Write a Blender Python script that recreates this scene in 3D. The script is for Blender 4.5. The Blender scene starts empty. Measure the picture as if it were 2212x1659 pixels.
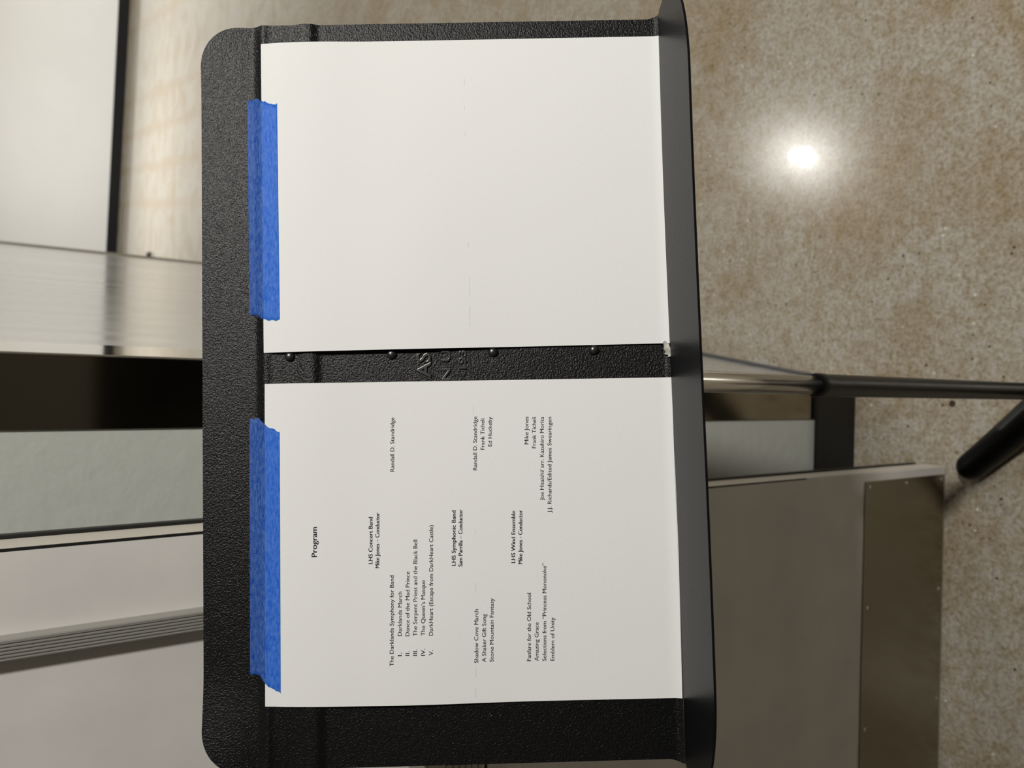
import bpy, bmesh, math, random
from mathutils import Vector, Matrix, noise

random.seed(7)
S = bpy.context.scene
COL = S.collection
PI = math.pi

# ------------------------------------------------------------------ camera
# The photograph was taken with the phone turned on its side: real "up" points to image left.
F_PX = 1609.0
cam_data = bpy.data.cameras.new('camera')
cam_data.sensor_fit = 'HORIZONTAL'
cam_data.sensor_width = 36.0
cam_data.lens = 36.0 * F_PX / 2212.0
cam_data.clip_start = 0.01
cam_data.dof.use_dof = True
cam_data.dof.focus_distance = 0.52
cam_data.dof.aperture_fstop = 9.0
cam = bpy.data.objects.new('camera', cam_data)
COL.objects.link(cam)
down = Vector((3450 - 1106, -(882 - 829.5), -F_PX)).normalized()   # nadir seen from the camera
zc = -down
yc = Vector((0, 0, -1)) - Vector((0, 0, -1)).dot(zc) * zc
yc.normalize()
xc = yc.cross(zc)
R = Matrix((xc, yc, zc))
CAM = Vector((0, 0, 1.5))
cam.matrix_world = Matrix.Translation(CAM) @ R.to_4x4()
S.camera = cam

# ------------------------------------------------------------------ world, exposure
w = bpy.data.worlds.new('world')
w.use_nodes = True
w.node_tree.nodes['Background'].inputs[0].default_value = (0.9, 0.95, 1.0, 1)
w.node_tree.nodes['Background'].inputs[1].default_value = 0.02
S.world = w
S.view_settings.view_transform = 'Standard'
S.view_settings.look = 'None'
S.view_settings.gamma = 1.0
S.view_settings.use_curve_mapping = False
S.view_settings.exposure = 0.0

# ------------------------------------------------------------------ lamps (recessed ceiling downlights, plus added fill lights)
def downlight_or_fill(loc, power, radius=0.08, color=(1.0, 0.965, 0.91), spread=PI):
    l = bpy.data.lights.new('downlight_or_fill', 'AREA')
    l.shape = 'DISK'
    l.size = radius * 2
    l.energy = power
    l.color = color
    l.spread = spread
    o = bpy.data.objects.new('downlight_or_fill', l)
    COL.objects.link(o)
    o.location = loc
    return o
downlight_or_fill((1.03, -0.445, 2.98), 66, 0.085)
downlight_or_fill((1.59, 3.08, 2.98), 19, 0.026)
downlight_or_fill((-1.70, -0.95, 2.98), 1.5, 0.09)  # weak fill, added for a gleam on the desk's left corner
downlight_or_fill((6.2, 5.4, 2.98), 100, 0.1)  # lobby fill, added; set aside so its reflection stays out of frame
downlight_or_fill((2.4, 9.9, 2.98), 215, 0.1, (1.0, 0.985, 0.95))  # added fill to brighten the far wall and floor
downlight_or_fill((7.4, 9.4, 2.98), 200, 0.1, (1.0, 0.985, 0.95))  # second added fill for the far end of the lobby
downlight_or_fill((4.9, 2.4, 2.98), 60, 0.1)  # added fill for the lobby floor on the right

# ------------------------------------------------------------------ materials
def new_mat(name):
    m = bpy.data.materials.new(name)
    m.use_nodes = True
    nt = m.node_tree
    return m, nt, nt.nodes['Principled BSDF']

def nd(nt, typ, **kw):
    n = nt.nodes.new(typ)
    for k, v in kw.items():
        setattr(n, k, v)
    return n

def simple(name, col, rough=0.5, metal=0.0, bump=0.0, bscale=200.0, spec=0.5, coat=0.0, var=0.0, vscale=6.0, bdist=0.001):
    m, nt, b = new_mat(name)
    b.inputs['Base Color'].default_value = (*col, 1)
    b.inputs['Roughness'].default_value = rough
    b.inputs['Metallic'].default_value = metal
    b.inputs['Specular IOR Level'].default_value = spec
    b.inputs['Coat Weight'].default_value = coat
    b.inputs['Coat Roughness'].default_value = 0.1
    tc = nd(nt, 'ShaderNodeTexCoord')
    if var > 0:
        n = nd(nt, 'ShaderNodeTexNoise')
        n.inputs['Scale'].default_value = vscale
        n.inputs['Detail'].default_value = 5
        nt.links.new(tc.outputs['Object'], n.inputs['Vector'])
        r = nd(nt, 'ShaderNodeValToRGB')
        r.color_ramp.elements[0].position = 0.3
        r.color_ramp.elements[1].position = 0.65
        r.color_ramp.elements[0].color = (*[c * (1 - var) for c in col], 1)
        r.color_ramp.elements[1].color = (*col, 1)
        nt.links.new(n.outputs['Fac'], r.inputs['Fac'])
        nt.links.new(r.outputs['Color'], b.inputs['Base Color'])
    if bump > 0:
        n = nd(nt, 'ShaderNodeTexNoise')
        n.inputs['Scale'].default_value = bscale
        n.inputs['Detail'].default_value = 3
        nt.links.new(tc.outputs['Object'], n.inputs['Vector'])
        bp = nd(nt, 'ShaderNodeBump')
        bp.inputs['Strength'].default_value = bump
        bp.inputs['Distance'].default_value = bdist
        nt.links.new(n.outputs['Fac'], bp.inputs['Height'])
        nt.links.new(bp.outputs['Normal'], b.inputs['Normal'])
    return m

M_desk = simple('black_textured_enamel', (0.0035, 0.0035, 0.0037), 0.32, bump=0.85, bscale=900, spec=0.31, bdist=0.0007)
M_ledge = simple('black_smooth_enamel', (0.004, 0.004, 0.0045), 0.33, bump=0.12, bscale=700, spec=0.24)
M_black = simple('black_gloss_paint', (0.003, 0.003, 0.003), 0.36, spec=0.2)
M_relief = simple('shiny_black_enamel', (0.008, 0.008, 0.008), 0.34, spec=1.0)  # strong specular so lettering and rivets read lighter than the desk
M_chrome = simple('chrome', (0.62, 0.60, 0.55), 0.16, metal=1.0)
M_screw = simple('screw_steel', (0.75, 0.75, 0.75), 0.25, metal=1.0)
M_plainblack = simple('plain_black', (0.014, 0.014, 0.013), 0.45)
M_base = simple('black_cove_rubber', (0.010, 0.010, 0.010), 0.38, spec=0.25)
M_baseg = simple('grey_cove_rubber', (0.06, 0.062, 0.066), 0.3)
M_ink = simple('printer_ink', (0.006, 0.006, 0.007), 0.7, spec=0.2)
M_streak = simple('grey_toner', (0.48, 0.48, 0.48), 0.8)
M_paper = simple('white_paper', (0.73, 0.735, 0.73), 0.75, bump=0.25, bscale=500, spec=0.2, bdist=0.0003)
M_scuff = simple('worn_paint', (0.42, 0.42, 0.38), 0.7, var=0.5, vscale=300)
M_drywall = simple('grey_green_wall_paint', (0.53, 0.55, 0.51), 0.55, bump=0.35, bscale=45, spec=0.3, bdist=0.003)
M_door = simple('white_door_paint', (0.78, 0.76, 0.73), 0.30, var=0.13, vscale=9.0, spec=0.4)
M_dooredge = simple('door_edge_paint', (0.66, 0.63, 0.56), 0.4)
M_alu = simple('grey_aluminium', (0.50, 0.49, 0.44), 0.38, metal=1.0)
M_aluface = simple('dark_grooved_aluminium', (0.42, 0.415, 0.385), 0.42, metal=0.45)
M_jamb = simple('dark_bronze_gloss', (0.28, 0.25, 0.19), 0.13, metal=1.0)
M_far = simple('white_wall_paint', (0.73, 0.73, 0.71), 0.7, var=0.03, vscale=2)
M_back = simple('wall_paint', (0.42, 0.40, 0.36), 0.7)
M_darkwall = simple('darkened_wall_paint', (0.20, 0.188, 0.165), 0.8)  # unseen back wall, darkened to keep reflections dark and cut bounce light
M_ceil = simple('ceiling_paint', (0.30, 0.29, 0.27), 0.8)
M_trim = simple('polished_steel_trim', (0.56, 0.54, 0.49), 0.07, metal=1.0)

# kickplate: dull stainless plate with faint vertical brushing
M_kick, nt, b = new_mat('dull_bronze_plate')
b.inputs['Base Color'].default_value = (0.25, 0.225, 0.165, 1)
b.inputs['Metallic'].default_value = 1.0
b.inputs['Roughness'].default_value = 0.22

# glossy laminate of the return wall, streaked vertically
M_return, nt, b = new_mat('glossy_grey_laminate')
tc = nd(nt, 'ShaderNodeTexCoord'); mp = nd(nt, 'ShaderNodeMapping')
mp.inputs['Scale'].default_value = (22, 22, 0.7)
n = nd(nt, 'ShaderNodeTexNoise'); n.inputs['Scale'].default_value = 1.0; n.inputs['Detail'].default_value = 4
nt.links.new(tc.outputs['Object'], mp.inputs['Vector']); nt.links.new(mp.outputs['Vector'], n.inputs['Vector'])
r = nd(nt, 'ShaderNodeMapRange')
r.inputs['From Min'].default_value = 0.3; r.inputs['From Max'].default_value = 0.7
r.inputs['To Min'].default_value = 0.10; r.inputs['To Max'].default_value = 0.22
nt.links.new(n.outputs['Fac'], r.inputs['Value']); nt.links.new(r.outputs['Result'], b.inputs['Roughness'])
b.inputs['Base Color'].default_value = (0.50, 0.50, 0.48, 1)
b.inputs['Specular IOR Level'].default_value = 0.6

# blue painter's tape: a little see-through, so it reads darker over the black desk
M_tape, nt, b = new_mat('blue_masking_tape')
tc = nd(nt, 'ShaderNodeTexCoord'); mp = nd(nt, 'ShaderNodeMapping')
mp.inputs['Scale'].default_value = (260, 900, 260)
n = nd(nt, 'ShaderNodeTexNoise'); n.inputs['Scale'].default_value = 1.0; n.inputs['Detail'].default_value = 4; n.inputs['Roughness'].default_value = 0.7
nt.links.new(tc.outputs['Object'], mp.inputs['Vector']); nt.links.new(mp.outputs['Vector'], n.inputs['Vector'])
r = nd(nt, 'ShaderNodeValToRGB')
r.color_ramp.elements[0].position = 0.35; r.color_ramp.elements[0].color = (0.012, 0.12, 0.62, 1)
r.color_ramp.elements[1].position = 0.70; r.color_ramp.elements[1].color = (0.24, 0.40, 0.80, 1)
nt.links.new(n.outputs['Fac'], r.inputs['Fac']); nt.links.new(r.outputs['Color'], b.inputs['Base Color'])
b.inputs['Roughness'].default_value = 0.5; b.inputs['Specular IOR Level'].default_value = 0.3
bp = nd(nt, 'ShaderNodeBump'); bp.inputs['Strength'].default_value = 0.6; bp.inputs['Distance'].default_value = 0.0004
nt.links.new(n.outputs['Fac'], bp.inputs['Height']); nt.links.new(bp.outputs['Normal'], b.inputs['Normal'])
tr = nd(nt, 'ShaderNodeBsdfTransparent'); tr.inputs['Color'].default_value = (0.42, 0.72, 1.0, 1)
mx = nd(nt, 'ShaderNodeMixShader'); mx.inputs['Fac'].default_value = 0.30
nt.links.new(tr.outputs[0], mx.inputs[1]); nt.links.new(b.outputs[0], mx.inputs[2])
nt.links.new(mx.outputs[0], nt.nodes['Material Output'].inputs['Surface'])

# polished concrete floor with aggregate, brown blotches and faint far joints
M_floor, nt, b = new_mat('polished_concrete')
L = nt.links.new
tc = nd(nt, 'ShaderNodeTexCoord')
def tnoise(scale, detail=4, rough=0.55, dist=0.0):
    n = nd(nt, 'ShaderNodeTexNoise')
    n.inputs['Scale'].default_value = scale; n.inputs['Detail'].default_value = detail
    n.inputs['Roughness'].default_value = rough; n.inputs['Distortion'].default_value = dist
    L(tc.outputs['Object'], n.inputs['Vector'])
    return n
def ramp(src, stops):
    r = nd(nt, 'ShaderNodeValToRGB')
    e = r.color_ramp.elements
    e[0].position, e[0].color = stops[0][0], (*stops[0][1], 1)
    e[1].position, e[1].color = stops[-1][0], (*stops[-1][1], 1)
    for p, c in stops[1:-1]:
        x = e.new(p); x.color = (*c, 1)
    L(src, r.inputs['Fac'])
    return r
def mix(fac, a, bb, blend='MIX'):
    m = nd(nt, 'ShaderNodeMix', data_type='RGBA', blend_type=blend)
    if isinstance(fac, float): m.inputs[0].default_value = fac
    else: L(fac, m.inputs[0])
    for i, v in ((6, a), (7, bb)):
        if isinstance(v, tuple): m.inputs[i].default_value = (*v, 1)
        else: L(v, m.inputs[i])
    return m
G = (0.40, 0.38, 0.335); BR = (0.31, 0.245, 0.155)
big = ramp(tnoise(3.6, 7, 0.62, 0.5).outputs['Fac'], [(0.45, (0, 0, 0)), (0.70, (1, 1, 1))])
base = mix(big.outputs['Color'], G, BR)
fine = ramp(tnoise(130, 5, 0.75).outputs['Fac'], [(0.36, (0.56, 0.48, 0.36)), (0.50, (0.95, 0.93, 0.90)), (0.66, (1.25, 1.25, 1.25))])
c1 = mix(0.85, base.outputs[2], fine.outputs['Color'], 'MULTIPLY')
med = ramp(tnoise(38, 5, 0.7, 0.3).outputs['Fac'], [(0.40, (0.78, 0.71, 0.58)), (0.56, (1.0, 1.0, 1.0))])
c2 = mix(0.8, c1.outputs[2], med.outputs['Color'], 'MULTIPLY')
def stones(scale, thr, col, prev, rnd_lo):
    v = nd(nt, 'ShaderNodeTexVoronoi'); v.inputs['Scale'].default_value = scale
    L(tc.outputs['Object'], v.inputs['Vector'])
    lt = nd(nt, 'ShaderNodeMath', operation='LESS_THAN'); lt.inputs[1].default_value = thr
    L(v.outputs['Distance'], lt.inputs[0])
    sp = nd(nt, 'ShaderNodeSeparateColor'); L(v.outputs['Color'], sp.inputs[0])
    gt = nd(nt, 'ShaderNodeMath', operation='GREATER_THAN'); gt.inputs[1].default_value = rnd_lo
    L(sp.outputs[0], gt.inputs[0])
    mu = nd(nt, 'ShaderNodeMath', operation='MULTIPLY'); L(lt.outputs[0], mu.inputs[0]); L(gt.outputs[0], mu.inputs[1])
    return mix(mu.outputs[0], prev, col)
c3 = stones(90, 0.24, (0.07, 0.055, 0.04), c2.outputs[2], 0.965)
c4 = stones(75, 0.20, (0.62, 0.60, 0.54), c3.outputs[2], 0.972)
cur = c4
sx = nd(nt, 'ShaderNodeSeparateXYZ'); L(tc.outputs['Object'], sx.inputs[0])
wob = tnoise(1.3, 2)
def math2(op, a, bb):
    m = nd(nt, 'ShaderNodeMath', operation=op)
    for i, v in ((0, a), (1, bb)):
        if isinstance(v, (int, float)): m.inputs[i].default_value = v
        else: L(v, m.inputs[i])
    return m.outputs[0]
# stained saw-cut joints in the lobby floor beyond the doorway
def joint(a, bb, wdt, lo, hi, amt, axis=1):
    global cur
    d = Vector((bb[0] - a[0], bb[1] - a[1])); d.normalize(); nx, ny = -d.y, d.x
    c = -(nx * a[0] + ny * a[1])
    e = math2('ADD', math2('ADD', math2('MULTIPLY', sx.outputs[0], nx), math2('MULTIPLY', sx.outputs[1], ny)), c)
    e = math2('ADD', e, math2('MULTIPLY', math2('SUBTRACT', wob.outputs['Fac'], 0.5), 0.10))
    e = math2('ABSOLUTE', e, 0)
    f = math2('SUBTRACT', 1.0, math2('MULTIPLY', e, 1.0 / wdt))
    f = math2('MAXIMUM', f, 0.0)
    s = sx.outputs[axis]
    g1 = math2('GREATER_THAN', s, lo); g2 = math2('LESS_THAN', s, hi)
    f = math2('MULTIPLY', math2('MULTIPLY', f, g1), math2('MULTIPLY', g2, amt))
    cur = mix(f, cur.outputs[2], (0.30, 0.22, 0.13))
for a, bb in (((4.81, 11.42), (4.07, 8.83)), ((3.82, 11.53), (3.21, 8.95)), ((3.42, 11.86), (2.60, 7.97)), ((2.82, 11.30), (2.16, 7.92)), ((2.64, 12.96), (1.64, 7.43))):
    joint(a, bb, 0.09, 7.2, 14.0, 0.65)
joint((4.13, 8.89), (1.96, 8.72), 0.13, -1.0, 9.0, 0.45, 0)
# one dark stone set in the floor behind the stand
vd = nd(nt, 'ShaderNodeVectorMath', operation='DISTANCE'); L(tc.outputs['Object'], vd.inputs[0]); vd.inputs[1].default_value = (-0.0185, 0.6975, 0.0)
lt = nd(nt, 'ShaderNodeMath', operation='LESS_THAN'); lt.inputs[1].default_value = 0.0062
L(math2('ADD', vd.outputs['Value'], math2('MULTIPLY', math2('SUBTRACT', tnoise(150, 2).outputs['Fac'], 0.5), 0.004)), lt.inputs[0])
cur = mix(lt.outputs[0], cur.outputs[2], (0.05, 0.038, 0.03))
L(cur.outputs[2], b.inputs['Base Color'])
b.inputs['Roughness'].default_value = 0.21
b.inputs['Specular IOR Level'].default_value = 0.5
b.inputs['Coat Weight'].default_value = 0.40
b.inputs['Coat Roughness'].default_value = 0.045
bp = nd(nt, 'ShaderNodeBump'); bp.inputs['Strength'].default_value = 0.10; bp.inputs['Distance'].default_value = 0.002
L(tnoise(25, 3).outputs['Fac'], bp.inputs['Height']); L(bp.outputs['Normal'], b.inputs['Coat Normal'])

# ------------------------------------------------------------------ helpers
def link(name, bm, mat, parent=None, smooth=False, matrix=None):
    me = bpy.data.meshes.new(name)
    bm.normal_update()
    bm.to_mesh(me); bm.free()
    me.materials.append(mat)
    if smooth:
        for p in me.polygons: p.use_smooth = True
    o = bpy.data.objects.new(name, me)
    COL.objects.link(o)
    if parent is not None: o.parent = parent
    if matrix is not None: o.matrix_world = matrix
    return o

def empty(name, label, cat, matrix, group=None):
    o = bpy.data.objects.new(name, None)
    COL.objects.link(o)
    o.empty_display_size = 0.05
    o.matrix_world = matrix
    o['label'] = label; o['category'] = cat
    if group: o['group'] = group
    return o

def structure(name, bm, mat, label=None):
    o = link(name, bm, mat)
    o['kind'] = 'structure'
    if label: o['label'] = label
    return o

def box(bm, x0, x1, y0, y1, z0, z1, mat=None):
    vs = [bm.verts.new(p) for p in ((x0, y0, z0), (x1, y0, z0), (x1, y1, z0), (x0, y1, z0), (x0, y0, z1), (x1, y0, z1), (x1, y1, z1), (x0, y1, z1))]
    if mat is not None:
        for v in vs: v.co = mat @ v.co
    for f in ((3, 2, 1, 0), (4, 5, 6, 7), (0, 1, 5, 4), (1, 2, 6, 5), (2, 3, 7, 6), (3, 0, 4, 7)):
        bm.faces.new([vs[i] for i in f])
    return vs

def bevel_box(x0, x1, y0, y1, z0, z1, r=0.001, seg=2):
    bm = bmesh.new(); box(bm, x0, x1, y0, y1, z0, z1)
    bmesh.ops.bevel(bm, geom=bm.edges[:], offset=r, segments=seg, affect='EDGES', profile=0.5)
    return bm

def prism(pts, z0, z1):
    bm = bmesh.new()
    lo = [bm.verts.new((x, y, z0)) for x, y in pts]; hi = [bm.verts.new((x, y, z1)) for x, y in pts]
    n = len(pts)
    bm.faces.new(lo[::-1]); bm.faces.new(hi)
    for i in range(n): bm.faces.new((lo[i], lo[(i + 1) % n], hi[(i + 1) % n], hi[i]))
    bmesh.ops.recalc_face_normals(bm, faces=bm.faces[:])
    return bm

def lathe(profile, seg=48, center=(0, 0, 0), axis='Z'):
    bm = bmesh.new(); rings = []
    for r, z in profile:
        ring = []
        for i in range(seg):
            a = 2 * PI * i / seg
            p = Vector((r * math.cos(a), r * math.sin(a), z))
            if axis == 'Y': p = Vector((p.x, -p.z, p.y))
            ring.append(bm.verts.new(p + Vector(center)))
        rings.append(ring)
    for a, c in zip(rings, rings[1:]):
        for i in range(seg): bm.faces.new((a[i], a[(i + 1) % seg], c[(i + 1) % seg], c[i]))
    bm.faces.new(rings[0][::-1]); bm.faces.new(rings[-1])
    bmesh.ops.recalc_face_normals(bm, faces=bm.faces[:])
    return bm

def sweep(path, radii, seg=24, flat=1.0):
    """tube along a path with radius per point; flat scales it sideways"""
    bm = bmesh.new(); rings = []
    n = len(path)
    for k, p in enumerate(path):
        t = (path[min(k + 1, n - 1)] - path[max(k - 1, 0)]).normalized()
        side = t.cross(Vector((0, 0, 1)))
        if side.length < 1e-4: side = Vector((1, 0, 0))
        side.normalize(); up = side.cross(t)
        rings.append([bm.verts.new(p + (side * math.cos(2 * PI * i / seg) * flat + up * math.sin(2 * PI * i / seg)) * radii[k]) for i in range(seg)])
    for a, c in zip(rings, rings[1:]):
        for i in range(seg): bm.faces.new((a[i], a[(i + 1) % seg], c[(i + 1) % seg], c[i]))
    bm.faces.new(rings[0][::-1]); bm.faces.new(rings[-1])
    bmesh.ops.recalc_face_normals(bm, faces=bm.faces[:])
    return bm

def sstep(a, bb, x):
    t = min(1.0, max(0.0, (x - a) / (bb - a)))
    return t * t * (3 - 2 * t)

def sharpen(o, deg=35):
    m = o.modifiers.new('edges', 'EDGE_SPLIT'); m.split_angle = math.radians(deg)

# ------------------------------------------------------------------ the room
bm = bmesh.new(); box(bm, -4, 11, -4.2, 16.5, -0.1, 0.0)
structure('floor', bm, M_floor, 'speckled grey and brown polished concrete floor')
bm = bmesh.new(); box(bm, -4, 11, -4.2, 16.5, 3.0, 3.1)
structure('ceiling', bm, M_ceil)
WY = 0.905
bm = bmesh.new(); box(bm, -2.6, -0.058, WY, WY + 0.14, 0, 3.0)
structure('wall_near', bm, M_drywall, 'grey-green painted wall right behind the music stand')
RS = 0.171
P0 = (0.0185, WY + 0.14); X1 = 0.0185 + RS * (4.87 - WY)
rx = lambda y: 0.0185 + RS * (y - WY)
bm = prism([(rx(WY + 0.002), WY + 0.002), (X1, 4.87), (X1 - 0.3, 4.9), (-0.05, WY + 0.141), (-0.05, WY + 0.002)], 0, 3.0)
structure('wall_return', bm, M_return, 'glossy light grey wall running away from the doorway')
bm = prism([(-2.6, WY + 0.15), (-0.10, WY + 0.15), (X1 - 0.35, 4.9), (-2.6, 4.9)], 0, 3.0)
structure('wall_core', bm, M_back)
# dark glossy jamb
bm = bmesh.new(); box(bm, -0.0577, 0.0190, WY - 0.003, WY + 0.135, 0, 3.0)
structure('trim_1', bm, M_jamb, 'dark glossy door jamb beside the grey-green wall')
# polished strip around the corner
bm = prism([(0.0192, WY - 0.003), (0.0215, WY - 0.004), (rx(WY + 0.075) + 0.003, WY + 0.075), (rx(WY + 0.075) + 0.0002, WY + 0.075)], 0.0, 3.0)
structure('trim_2', bm, M_trim, 'narrow polished corner strip between dark jamb and glossy wall')
# base strips
bm = bmesh.new(); box(bm, -2.6, 0.0195, WY - 0.012, WY - 0.0032, 0.0, 0.136)
bmesh.ops.bevel(bm, geom=[e for e in bm.edges if abs(e.verts[0].co.z - 0.136) < 1e-4 and abs(e.verts[1].co.z - 0.136) < 1e-4], offset=0.004, segments=3, affect='EDGES')
structure('baseboard_near', bm, M_base, 'black rubber baseboard below the grey-green wall')
bm = prism([(rx(WY + 0.08) + 0.0005, WY + 0.08), (rx(WY + 0.08) + 0.006, WY + 0.08), (X1 + 0.006, 4.87), (X1 + 0.0005, 4.87)], 0.0, 0.045)
structure('baseboard_return', bm, M_baseg, 'grey base strip along the glossy wall')
bm = prism([(X1 + 0.0005, 4.868), (X1 + 0.013, 4.878), (X1 + 0.010, 4.90), (X1 - 0.01, 4.90)], 0, 3.0)
structure('trim_3', bm, M_alu, 'thin grey corner trim at the far end of the glossy wall')
bm = lathe([(0.034, 0.0), (0.034, 0.012), (0.028, 0.036), (0.014, 0.052), (0.003, 0.056)], 24, (1.50, 10.15, 0))
o = link('door_stop', bm, M_plainblack, None, True)
o['label'] = 'tiny black door stop on the far lobby floor near the glossy wall'; o['category'] = 'door stop'
# far wall across the lobby
a = Vector((5.655, 12.582)); c = Vector((1.978, 13.518)); d = (a - c).normalized(); nrm = Vector((-d.y, d.x))
if nrm.y < 0: nrm = -nrm
A = c - d * 3.5; B2 = a + d * 5.6
q = lambda p, k: (p + nrm * k)[:]
bm = prism([q(A, 0.012), q(B2, 0.012), q(B2, 0.2), q(A, 0.2)], 0, 3.0)
structure('wall_far', bm, M_far, 'white wall across the lobby')
bm = prism([q(A, 0.0), q(B2, 0.0), q(B2, 0.0115), q(A, 0.0115)], 0, 0.150)
structure('baseboard_far', bm, M_base, 'black baseboard under the far white wall')
bm = bmesh.new(); box(bm, 10.8, 11, -4.2, 16.5, 0, 3.0); structure('wall_right', bm, M_back)
bm = bmesh.new(); box(bm, -4, 10.79, -4.2, -4.0, 0, 3.0); structure('wall_back', bm, M_darkwall)
bm = bmesh.new(); box(bm, -4, -3.8, -3.99, 16.5, 0, 3.0); structure('wall_left', bm, M_back)

# ------------------------------------------------------------------ the open door leaf
DY = 0.704                                   # its face
DX1, DX0 = -0.1395, -1.055
door = empty('door_leaf', 'white painted door leaf with push bar and brown kick plate, left of the stand', 'door', Matrix.Translation((DX0, DY, 0)))
door.name = 'door_1'; door['kind'] = 'structure'
T = Matrix.Translation((-DX0, -DY, 0))
def dlink(name, bm, mat, parent=door, smooth=False, label=None):
    bm.transform(T)
    o = link(name, bm, mat, parent, smooth)
    if label: o['label'] = label
    return o
bm = bmesh.new(); box(bm, DX0, DX1, DY, DY + 0.0445, 0.008, 2.12)
bmesh.ops.bevel(bm, geom=bm.edges[:], offset=0.0009, segments=2, affect='EDGES')
dlink('door_panel', bm, M_door)
bm = bmesh.new(); box(bm, DX1 - 0.0002, DX1 + 0.0012, DY + 0.003, DY + 0.042, 0.010, 2.118)
dlink('edge_cap', bm, M_dooredge, label='cream edge of the door')
bm = bmesh.new(); box(bm, DX1 - 0.022, DX1 + 0.0042, DY + 0.0448, DY + 0.053, 0.03, 2.10)  # plain black strip just behind the door's edge
dlink('edge_strip', bm, M_plainblack, label='black strip along the door edge')
bm = bmesh.new(); box(bm, DX1 - 0.0007, DX1 + 0.0016, DY - 0.0003, DY + 0.0010, 0.45, 2.118)
dlink('edge_seam', bm, M_plainblack, label='thin dark seam at the corner of the door')
# kick plate and its screws
bm = bevel_box(-0.900, -0.1535, DY - 0.0016, DY - 0.0002, 0.0135, 0.2845, 0.0005, 1)
kp = dlink('kick_plate', bm, M_kick, label='dull brown metal kick plate')
for x in (-0.1625, -0.370, -0.578, -0.786):
    for z in (0.026, 0.150, 0.2705):
        if z == 0.150 and x != -0.1625: continue
        bm = lathe([(0.0036, 0.0), (0.0034, 0.0006), (0.0022, 0.0012), (0.0008, 0.0013)], 20, (x, DY - 0.0014, z), 'Y')
        dlink('screw', bm, M_screw, kp, True)
# grooved vertical cover strip
bm = bmesh.new()
x1, x0 = -0.2055, -0.2225; yf = DY - 0.0135
prof = [(x1, DY - 0.0003), (x1 - 0.0004, yf + 0.001), (x1 - 0.0012, yf)]
gx = x1 - 0.003
for k in range(5):
    prof += [(gx, yf), (gx - 0.0005, yf + 0.0011), (gx - 0.0013, yf + 0.0011), (gx - 0.0018, yf)]
    gx -= 0.0027
prof += [(x0 + 0.0010, yf), (x0, yf + 0.001), (x0, DY - 0.0003)]
bm = prism(prof, 1.10, 2.05)
dlink('vertical_rod_cover', bm, M_aluface, label='grooved grey aluminium strip running up the door')
bm = bevel_box(-0.2265, -0.2015, DY - 0.016, DY - 0.0003, 1.07, 1.105, 0.002)
dlink('rod_bracket', bm, M_alu)
# push bar
bar = dlink('push_bar', bevel_box(-0.98, -0.20, 0.647, DY - 0.02, 1.078, 1.150, 0.004, 3), M_alu, label='grooved aluminium push bar across the door')
for k in range(6):
    z = 1.084 + k * 0.0075
    dlink('groove_rib', bevel_box(-0.975, -0.205, 0.6452, 0.6475, z, z + 0.0038, 0.0008, 1), M_aluface, bar)
dlink('bar_lip', bevel_box(-0.978, -0.202, 0.650, DY - 0.001, 1.0735, 1.0778, 0.001, 1), M_black, bar)
for x in (-0.975, -0.25):
    dlink('end_mount', bevel_box(x, x + 0.05, DY - 0.022, DY - 0.0005, 1.080, 1.145, 0.002), M_alu, bar)

# ------------------------------------------------------------------ the music stand
DM = Matrix(((0.997905, -0.044813, 0.046658), (0.06372, 0.556244, -0.828572), (0.011178, 0.82981, 0.557935)))
DO = Vector((0.0, 0.42136, 1.21084))
TX, TY = 0.0065, 0.505
stand = empty('music_stand', 'black metal music stand with two taped sheets and a slightly scratched ledge', 'music stand', Matrix.Translation((TX, TY, 0)))
DESK = Matrix.Translation(DO) @ DM.to_4x4()                      # desk frame: u right, v up the slope, n toward the reader
TS = Matrix.Translation((-TX, -TY, 0))
def desk_link(name, bm, mat, parent=stand, smooth=False):
    if parent is stand: bm.transform(TS @ DESK)
    return link(name, bm, mat, parent, smooth)

VT, VB, UW = 0.2125, -0.1095, 0.2545
def desk_h(u, v):
    """relief of the pressed sheet: top flange, two bends, flat field, corner lifted a little"""
    h = -0.0026 * sstep(0.1693, 0.1768, v)
    h += 0.0010 * math.exp(-((v - 0.1682) / 0.0022) ** 2)
    h += 0.0021 * sstep(0.1290, 0.1362, v) * (1 - sstep(0.1385, 0.150, v))
    h += 0.0003 * sstep(0.14, 0.15, v) * (1 - sstep(0.165, 0.17, v))
    h += 0.0065 * sstep(0.188, 0.262, -u) * sstep(0.150, 0.205, v)
    h += 0.0022 * sstep(0.20, 0.26, u) * sstep(0.170, 0.21, v)
    h += 0.0026 * sstep(-0.1050, VB, v) ** 2 if v < -0.1050 else 0
    return h
vs_ = []
v = VB
while v < VT - 0.0265: vs_.append(v); v += 0.0012 if (v > 0.122 or v < -0.10) else 0.006
for i in range(21):
    a = PI / 2 * i / 20; vs_.append(VT - 0.026 + 0.026 * math.sin(a))
def uext(v):
    t = max(0.0, (v - (VT - 0.026)) / 0.026)
    inset = 0.028 * (1 - math.sqrt(max(0.0, 1 - t * t)))
    fl = 0.0022 * sstep(-0.100, VB, v) if v < -0.100 else 0
    return UW - inset + fl
bm = bmesh.new(); NU = 90; rows = []
for v in vs_:
    e = uext(v)
    rows.append([bm.verts.new((-e + 2 * e * i / NU, v, desk_h(-e + 2 * e * i / NU, v))) for i in range(NU + 1)])
for a, c in zip(rows, rows[1:]):
    for i in range(NU): bm.faces.new((a[i], a[i + 1], c[i + 1], c[i]))
desk = desk_link('desk_panel', bm, M_desk, smooth=True)
md = desk.modifiers.new('thick', 'SOLIDIFY'); md.thickness = 0.0014; md.offset = -1
sharpen(desk, 50)

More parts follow.
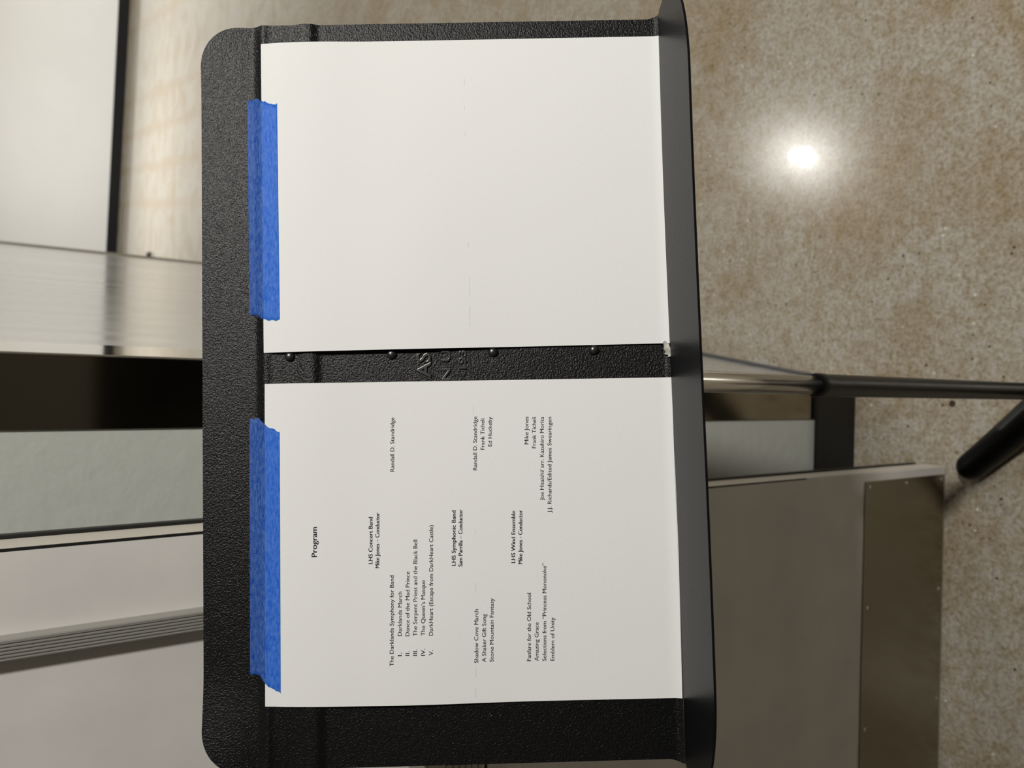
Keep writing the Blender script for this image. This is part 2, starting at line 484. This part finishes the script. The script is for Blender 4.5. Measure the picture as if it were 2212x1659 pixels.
# ledge
def lv(u, h): return VB - 0.0006 - 0.105 * h
bm = bmesh.new(); rows = []
LH, LU = 0.058, 0.263
NL = 120
for j in range(25):
    s = j / 24
    row = []
    for i in range(NL + 1):
        k = -1 + 2 * i / NL
        ku = math.copysign(1 - (1 - abs(k)) ** 1.35, k)
        u = ku * LU
        t = max(0.0, (abs(u) - (LU - 0.072)) / 0.072)
        hm = 0.022 + (LH - 0.022) * math.sqrt(max(0.0, 1 - t * t))
        # back edge: ends curve away from the desk
        hb = 0.0032 + 0.016 * max(0.0, (abs(u) - 0.2555) / 0.0075) ** 1.5 if abs(u) > 0.2555 else 0.0032
        h = hb + (hm - hb) * s
        lip = 0.0
        row.append(bm.verts.new((u, lv(u, h) - lip + 0.0012 * math.sin(u * 9), h)))
    rows.append(row)
for a, c in zip(rows, rows[1:]):
    for i in range(NL): bm.faces.new((a[i], a[i + 1], c[i + 1], c[i]))
for f in bm.faces: f.normal_flip()
ledge = desk_link('ledge', bm, M_ledge, smooth=True)
md = ledge.modifiers.new('thick', 'SOLIDIFY'); md.thickness = 0.0016; md.offset = 1
sharpen(ledge, 50)

# rivets of the centre seam
for v in (0.1515, 0.0820, 0.0125, -0.0570):
    bm = lathe([(0.0036, -0.0005), (0.0035, 0.0006), (0.0029, 0.0016), (0.0019, 0.0023), (0.0008, 0.0026)], 24, (0.0222, v, desk_h(0.022, v)))
    o = desk_link('rivet', bm, M_relief, smooth=True)

# lettering pressed into the desk, partly under the sheets
def text_bm(body, offset=0.0, extrude=0.0, bevel=0.0, spacing=1.0, res=3):
    cu = bpy.data.curves.new('lettering', 'FONT')
    cu.body = body; cu.size = 1.0; cu.offset = offset; cu.extrude = extrude
    cu.bevel_depth = bevel; cu.bevel_resolution = 2; cu.resolution_u = res; cu.space_character = spacing
    o = bpy.data.objects.new('lettering', cu)
    COL.objects.link(o)
    dg = bpy.context.evaluated_depsgraph_get()
    me = bpy.data.meshes.new_from_object(o.evaluated_get(dg))
    bm = bmesh.new(); bm.from_mesh(me)
    bpy.data.objects.remove(o); bpy.data.curves.remove(cu); bpy.data.meshes.remove(me)
    xs = [v.co.x for v in bm.verts]
    return bm, min(xs), max(xs)
_b, _, _ = text_bm('H'); CAPH = max(v.co.y for v in _b.verts); _b.free()

def place_line(dst, body, u, v, du, dv, cap, weight=(0.0,), extrude=0.0, zf=None, bevel=0.0, spacing=1.0):
    b2, x0, x1 = text_bm(body, 0.0, extrude, bevel, spacing)
    L_ = math.hypot(du, dv); ex = Vector((du, dv, 0)) / L_; ey = Vector((-ex.y, ex.x, 0))
    sx_ = L_ / (x1 - x0); sy_ = cap / CAPH
    for k, wt in enumerate(weight):                 # heavier strokes: the same outlines set side by side
        mp_ = {}
        for vv in b2.verts:
            p = Vector((u, v, 0)) + ex * ((vv.co.x - x0) * sx_ + wt * sy_) + ey * (vv.co.y * sy_)
            p.z = zf(p.x, p.y) + vv.co.z * sy_ + k * 0.000004
            mp_[vv.index] = dst.verts.new(p)
        for f in b2.faces:
            try: dst.faces.new([mp_[x.index] for x in f.verts])
            except ValueError: pass
    b2.free()

bm = bmesh.new()
zf = lambda u, v: desk_h(u, v) + 0.0001
place_line(bm, 'AS', 0.0050, 0.0555, 0.0180, 0.0, 0.0092, (0.0,), 0.035, zf, 0.035)
place_line(bm, 'N U', 0.0030, 0.0420, 0.0215, 0.0, 0.0058, (0.0,), 0.05, zf, 0.035)
place_line(bm, '193', 0.0110, 0.0310, 0.0130, 0.0, 0.0050, (0.0,), 0.05, zf, 0.035)
bmesh.ops.recalc_face_normals(bm, faces=bm.faces[:])
desk_link('embossed_lettering', bm, M_relief, smooth=False)

# worn paint where ledge and desk meet
bm = bmesh.new()
pts = [(0.0275, -0.1056), (0.0262, -0.1040), (0.0240, -0.1052), (0.0215, -0.1047), (0.0195, -0.1060), (0.0182, -0.1050), (0.0172, -0.1075), (0.0158, -0.1072), (0.0165, -0.1088), (0.0150, -0.1094), (0.0172, -0.1098), (0.0195, -0.1099), (0.0225, -0.1085), (0.0250, -0.1078)]
top_ = [bm.verts.new((u, v, desk_h(u, v) + 0.0022)) for u, v in pts]; bot_ = [bm.verts.new((u, v, desk_h(u, v) + 0.0002)) for u, v in pts]
bm.faces.new(top_[::-1])
for i in range(len(pts)): bm.faces.new((top_[i], top_[(i + 1) % len(pts)], bot_[(i + 1) % len(pts)], bot_[i]))
bmesh.ops.recalc_face_normals(bm, faces=bm.faces[:])
o = desk_link('scuff_mark', bm, M_scuff); o['label'] = 'pale worn patch in the corner of the ledge'

# tilt bracket, tubes and base
def slink(name, bm, mat, smooth=False, parent=stand):
    bm.transform(TS)
    return link(name, bm, mat, parent, smooth)
bm = bmesh.new(); box(bm, -0.045, 0.045, -0.07, 0.09, -0.012, -0.0022)
bmesh.ops.bevel(bm, geom=bm.edges[:], offset=0.002, segments=2, affect='EDGES')
desk_link('bracket_plate', bm, M_black)
pc = DESK @ Vector((0.0065, 0.0, -0.012))
bm = sweep([pc, pc + Vector((0, 0.02, -0.01)), Vector((TX, TY - 0.01, pc.z - 0.02)), Vector((TX, TY, pc.z - 0.05))], [0.011, 0.012, 0.012, 0.012], 20)
slink('tilt_arm', bm, M_black, True)
ZT = 0.735
bm = lathe([(0.0107, ZT - 0.3), (0.0107, pc.z - 0.04), (0.010, pc.z - 0.035)], 48, (TX, TY, 0))
slink('inner_tube', bm, M_chrome, True)
bm = lathe([(0.0132, 0.06), (0.0132, ZT - 0.014), (0.0139, ZT - 0.012), (0.0139, ZT - 0.002), (0.0132, ZT), (0.0109, ZT + 0.0005)], 48, (TX, TY, 0))
o = slink('outer_tube', bm, M_black, True); sharpen(o)
bm = lathe([(0.020, 0.040), (0.034, 0.046), (0.036, 0.060), (0.034, 0.082), (0.022, 0.098), (0.0145, 0.112)], 40, (TX, TY, 0))
slink('base_hub', bm, M_black, True)
for az in (134, 250, 6):
    a = math.radians(az); dirv = Vector((math.cos(a), math.sin(a), 0))
    path, rad = [], []
    for k in range(25):
        t = k / 24
        rr = 0.02 + 0.178 * t
        z = 0.0275 + 0.022 * (1 - t) ** 1.6
        path.append(Vector((TX, TY, z)) + dirv * rr); rad.append(0.0270 + 0.005 * (1 - t))
    endp = path[-1]
    for k in range(1, 11):
        a2 = PI / 2 * k / 10
        path.append(endp + dirv * (0.0270 * math.sin(a2))); rad.append(max(0.0006, 0.0270 * math.cos(a2)))
    bm = sweep(path, rad, 28, 0.92)
    slink('leg', bm, M_black, True)

# ------------------------------------------------------------------ the two sheets
SW, SL = 0.2159, 0.2794
def make_sheet(name, label, cu, cv, rot, bow_side):
    M2 = DESK @ Matrix.Translation((cu, cv, 0)) @ Matrix.Rotation(rot, 4, 'Z')
    sh = empty(name, label, 'sheet of paper', M2)
    cr, sr = math.cos(rot), math.sin(rot)
    def zf(x, y):
        v = cv + x * sr + y * cr
        h = 0.0016
        h += 0.0016 * math.exp(-((v - 0.136) / 0.030) ** 2)
        h += 0.0032 * math.exp(-((v - 0.075) / 0.055) ** 2) * sstep(0.0, 1.0, 0.5 + bow_side * x / SW)
        h -= 0.0006 * sstep(0.155, 0.168, v)
        h += 0.0012 * sstep(-0.1055, -0.111, v) if v < -0.1055 else 0
        return h
    bm = bmesh.new(); nx_, ny_ = 36, 60; rows = []
    for j in range(ny_ + 1):
        y = -SL / 2 + SL * j / ny_
        rows.append([bm.verts.new((-SW / 2 + SW * i / nx_, y, zf(-SW / 2 + SW * i / nx_, y))) for i in range(nx_ + 1)])
    for a, c in zip(rows, rows[1:]):
        for i in range(nx_): bm.faces.new((a[i], a[i + 1], c[i + 1], c[i]))
    p = link('paper', bm, M_paper, sh, True)
    md = p.modifiers.new('thick', 'SOLIDIFY'); md.thickness = 0.00012; md.offset = -1
    sharpen(p, 50)
    inv = lambda u, v: ((u - cu) * cr + (v - cv) * sr, -(u - cu) * sr + (v - cv) * cr)
    return sh, zf, inv

ctr = lambda pts: (sum(p[0] for p in pts) / 4000.0, sum(p[1] for p in pts) / 4000.0)
cl = ctr([(-212.3, 170.0), (4.6, 168.2), (2.1, -110.9), (-214.6, -109.1)])
cr_ = ctr([(24.9, 168.2), (241.3, 169.5), (242.0, -109.7), (24.9, -109.7)])
left, zl, invl = make_sheet('program_sheet', 'white printed concert program taped to the left half of the stand', cl[0], cl[1], -0.006, -1)
right, zr, invr = make_sheet('blank_sheet', 'white sheet without text taped to the right half of the stand', cr_[0], cr_[1], 0.002, -1)

# body, left end of the baseline (u, v) and its run (du, dv) in millimetres on the desk
TEXT = [
    ('T', "Program", -113.5, 133.8, 19.8, -0.2),
    ('B', "LHS Concert Band", -119.1, 96.6, 31.1, -0.4),
    ('B', "Mike Jones \u2013 Conductor", -122.0, 92.1, 36.9, -0.5),
    ('R', "The Darklands Symphony for Band", -186.8, 83.3, 59.6, -0.9),
    ('R', "Randall D. Standridge", -57.7, 81.3, 36.5, -0.6),
    ('R', "I.", -180.3, 77.8, 2.2, 0.0),
    ('R', "Darklands March", -167.2, 77.6, 29.2, -0.5),
    ('R', "II.", -180.2, 72.7, 2.9, 0.0),
    ('R', "Dance of the Mad Prince", -167.4, 72.5, 42.6, -0.7),
    ('R', "III.", -180.4, 67.6, 4.1, -0.1),
    ('R', "The Serpent Priest and the Black Bell", -167.5, 67.4, 63.6, -1.1),
    ('R', "IV.", -180.5, 62.3, 4.5, -0.1),
    ('R', "The Queen\u2019s Masque", -167.4, 62.1, 36.6, -0.6),
    ('R', "V.", -180.5, 57.0, 3.5, -0.1),
    ('R', "DarkHeart (Escape from DarkHeart Castle)", -167.5, 56.8, 73.1, -1.3),
    ('B', "LHS Symphonic Band", -121.8, 40.8, 36.8, -0.7),
    ('B', "Sam Parrilla \u2013 Conductor", -122.5, 36.3, 38.1, -0.8),
    ('R', "Randall D. Standridge", -58.2, 25.2, 36.5, -0.8),
    ('R', "Frank Ticheli", -44.4, 19.8, 21.2, -0.4),
    ('R', "Ed Huckeby", -42.2, 14.7, 20.0, -0.4),
    ('R', "Shadow Cove March", -186.6, 26.9, 35.4, -0.7),
    ('R', "A Shaker Gift Song", -186.2, 21.7, 31.6, -0.7),
    ('R', "Stone Mountain Fantasy", -186.3, 16.6, 42.0, -0.9),
    ('B', "LHS Wind Ensemble", -121.2, 0.6, 34.9, -0.8),
    ('B', "Mike Jones - Conductor", -122.0, -4.1, 36.1, -0.9),
    ('R', "Mike Jones", -41.4, -10.2, 18.8, -0.5),
    ('R', "Frank Ticheli", -44.2, -15.3, 21.1, -0.5),
    ('R', "Joe Hisaishi/ arr. Kazuhiro Morita", -79.5, -19.8, 56.4, -1.4),
    ('R', "J.J. Richards/Edited James Swearingen", -88.1, -24.8, 64.9, -1.6),
    ('R', "Fanfare for the Old School", -186.7, -8.5, 45.2, -1.1),
    ('R', "Amazing Grace", -186.8, -13.6, 25.6, -0.6),
    ('R', "Selections from \u201cPrincess Mononoke\u201d", -186.9, -18.8, 64.9, -1.6),
    ('R', "Emblem of Unity", -186.9, -24.2, 28.7, -0.7),
]
for kind, body, u, v, du, dv in TEXT:
    x, y = invl(u / 1000, v / 1000); x2, y2 = invl((u + du) / 1000, (v + dv) / 1000)
    cap = {'T': 0.00355, 'B': 0.00268, 'R': 0.00268}[kind]
    wt = {'T': (-0.03, -0.01, 0.01, 0.03), 'B': (-0.028, -0.008, 0.012, 0.03), 'R': (-0.014, 0.0, 0.014)}[kind]
    bmx = bmesh.new()
    place_line(bmx, body, x, y, x2 - x, y2 - y, cap, wt, 0.0, lambda a, c: zl(a, c) + 0.00006)
    for f in bmx.faces:
        f.normal_update()
        if f.normal.z < 0: f.normal_flip()
    link({'T': 'printed_title', 'B': 'printed_heading', 'R': 'printed_line'}[kind], bmx, M_ink, left)

def streaks(parent, zf, inv, segs):
    for u, v0, v1 in segs:                      # short runs of a roller line across the sheet
        bm = bmesh.new()
        n = 6
        for k in range(n):
            a0 = u + (v0 - u) * k / n; a1 = u + (v0 - u) * (k + 1) / n
            p = [inv(a0 / 1000, v1 / 1000), inv(a1 / 1000, v1 / 1000)]
            w_ = 0.00009
            q4 = [(p[0][0], p[0][1] - w_), (p[1][0], p[1][1] - w_), (p[1][0], p[1][1] + w_), (p[0][0], p[0][1] + w_)]
            bm.faces.new([bm.verts.new((x, y, zf(x, y) + 0.00005)) for x, y in q4])
        bmesh.ops.remove_doubles(bm, verts=bm.verts[:], dist=1e-6)
        for f in bm.faces:
            f.normal_update()
            if f.normal.z < 0: f.normal_flip()
        link('roller_mark', bm, M_streak, parent)
streaks(right, zr, invr, [(213.7, 208.7, 28.4), (194.5, 191.0, 28.8), (176, 173, 28.6), (98, 95, 27.8), (74, 71, 27.6), (69.5, 60, 27.6), (54, 40, 27.8)])
streaks(left, zl, invl, [(-14, -20, 26.9), (-97, -101, 27.1), (-134, -139, 27.6), (-189, -196, 28.6), (-203, -210, 29.0)])

# ------------------------------------------------------------------ painter's tape
def tape(label, u0, u1, vtop, vbot, tilt, zpaper, seed):
    rnd = random.Random(seed)
    cu, cv = (u0 + u1) / 2, (vtop + vbot) / 2
    M2 = DESK @ Matrix.Translation((cu, cv, 0)) @ Matrix.Rotation(tilt, 4, 'Z')
    bm = bmesh.new(); nv, nu = 40, 60
    def edge(side, t):
        # torn ends: the strip is longer on the paper side, with a wavy ragged line
        base = (-1 if side < 0 else 1) * (u1 - u0) / 2
        n1 = noise.noise(Vector((t * 5.0, seed * 3.1, side * 7))) * 0.0018
        n2 = noise.noise(Vector((t * 26.0, seed * 1.7, side * 3))) * 0.0007
        return base + side * 0.0 + n1 + n2 + SH[side](t)
    SH = {-1: tape_shapes[seed][0], 1: tape_shapes[seed][1]}
    rows = []
    for j in range(nv + 1):
        t = j / nv                                   # 0 top (desk) .. 1 bottom (paper)
        y = (vtop - vbot) * (0.5 - t)
        a, c = edge(-1, t), edge(1, t)
        row = []
        for i in range(nu + 1):
            x = a + (c - a) * i / nu
            u = cu + x * math.cos(tilt) - y * math.sin(tilt); v = cv + x * math.sin(tilt) + y * math.cos(tilt)
            hd = desk_h(u, v) + 0.00025
            hp = zpaper(u, v) + 0.00022
            k = sstep(0.1745, 0.1690, v) if v < 0.1745 else 0.0
            k = min(1.0, max(0.0, (0.1755 - v) / (0.1755 - 0.1694)))
            z = hd * (1 - k) + hp * k if v > 0.1694 else hp
            z = max(z, hd)
            z += 0.00012 * noise.noise(Vector((x * 160, y * 500, seed)))
            row.append(bm.verts.new((x, y, z)))
        rows.append(row)
    for a, c in zip(rows, rows[1:]):
        for i in range(nu): bm.faces.new((a[i], a[i + 1], c[i + 1], c[i]))
    bmesh.ops.recalc_face_normals(bm, faces=bm.faces[:])
    bm.normal_update()
    if sum(f.normal.z for f in bm.faces) < 0:
        for f in bm.faces: f.normal_flip()
    o = link('masking_tape', bm, M_tape, None, True, M2)
    md = o.modifiers.new('thick', 'SOLIDIFY'); md.thickness = 0.00012; md.offset = 1
    o['label'] = label; o['category'] = 'tape'; o['group'] = 'blue tape strips along the top of the sheets'
    return o
def lerp_tab(tab):
    def f(t):
        for (t0, a), (t1, c) in zip(tab, tab[1:]):
            if t <= t1: return (a + (c - a) * (t - t0) / (t1 - t0)) / 1000
        return tab[-1][1] / 1000
    return f
tape_shapes = {
    1: (lerp_tab([(0, 1.5), (0.22, 2.0), (0.45, -1.5), (0.6, -2.6), (1, -2.9)]), lerp_tab([(0, 0.4), (0.30, 0.8), (0.5, -2.0), (0.62, -2.6), (0.78, -4.6), (0.9, -5.2), (1, -4.4)])),
    2: (lerp_tab([(0, 4.6), (0.30, 5.0), (0.5, 2.2), (0.62, -0.8), (0.75, -3.0), (0.9, -5.0), (1, -5.4)]), lerp_tab([(0, 1.8), (0.20, 1.5), (0.32, 1.6), (0.5, -1.5), (0.66, -4.8), (0.8, -5.6), (0.92, -7.0), (1, -8.0)])),
}
zpr = lambda u, v: zr(*invr(u, v)); zpl = lambda u, v: zl(*invl(u, v))
tape('short bluer strip of masking tape over the top of the blank right sheet', 0.0500, 0.2027, 0.1802, 0.1580, 0.005, zpr, 1)
tape('long strip of blue masking tape over the top of the printed program', -0.1976, -0.0212, 0.1808, 0.1588, -0.004, zpl, 2)
bpy.context.view_layer.update()
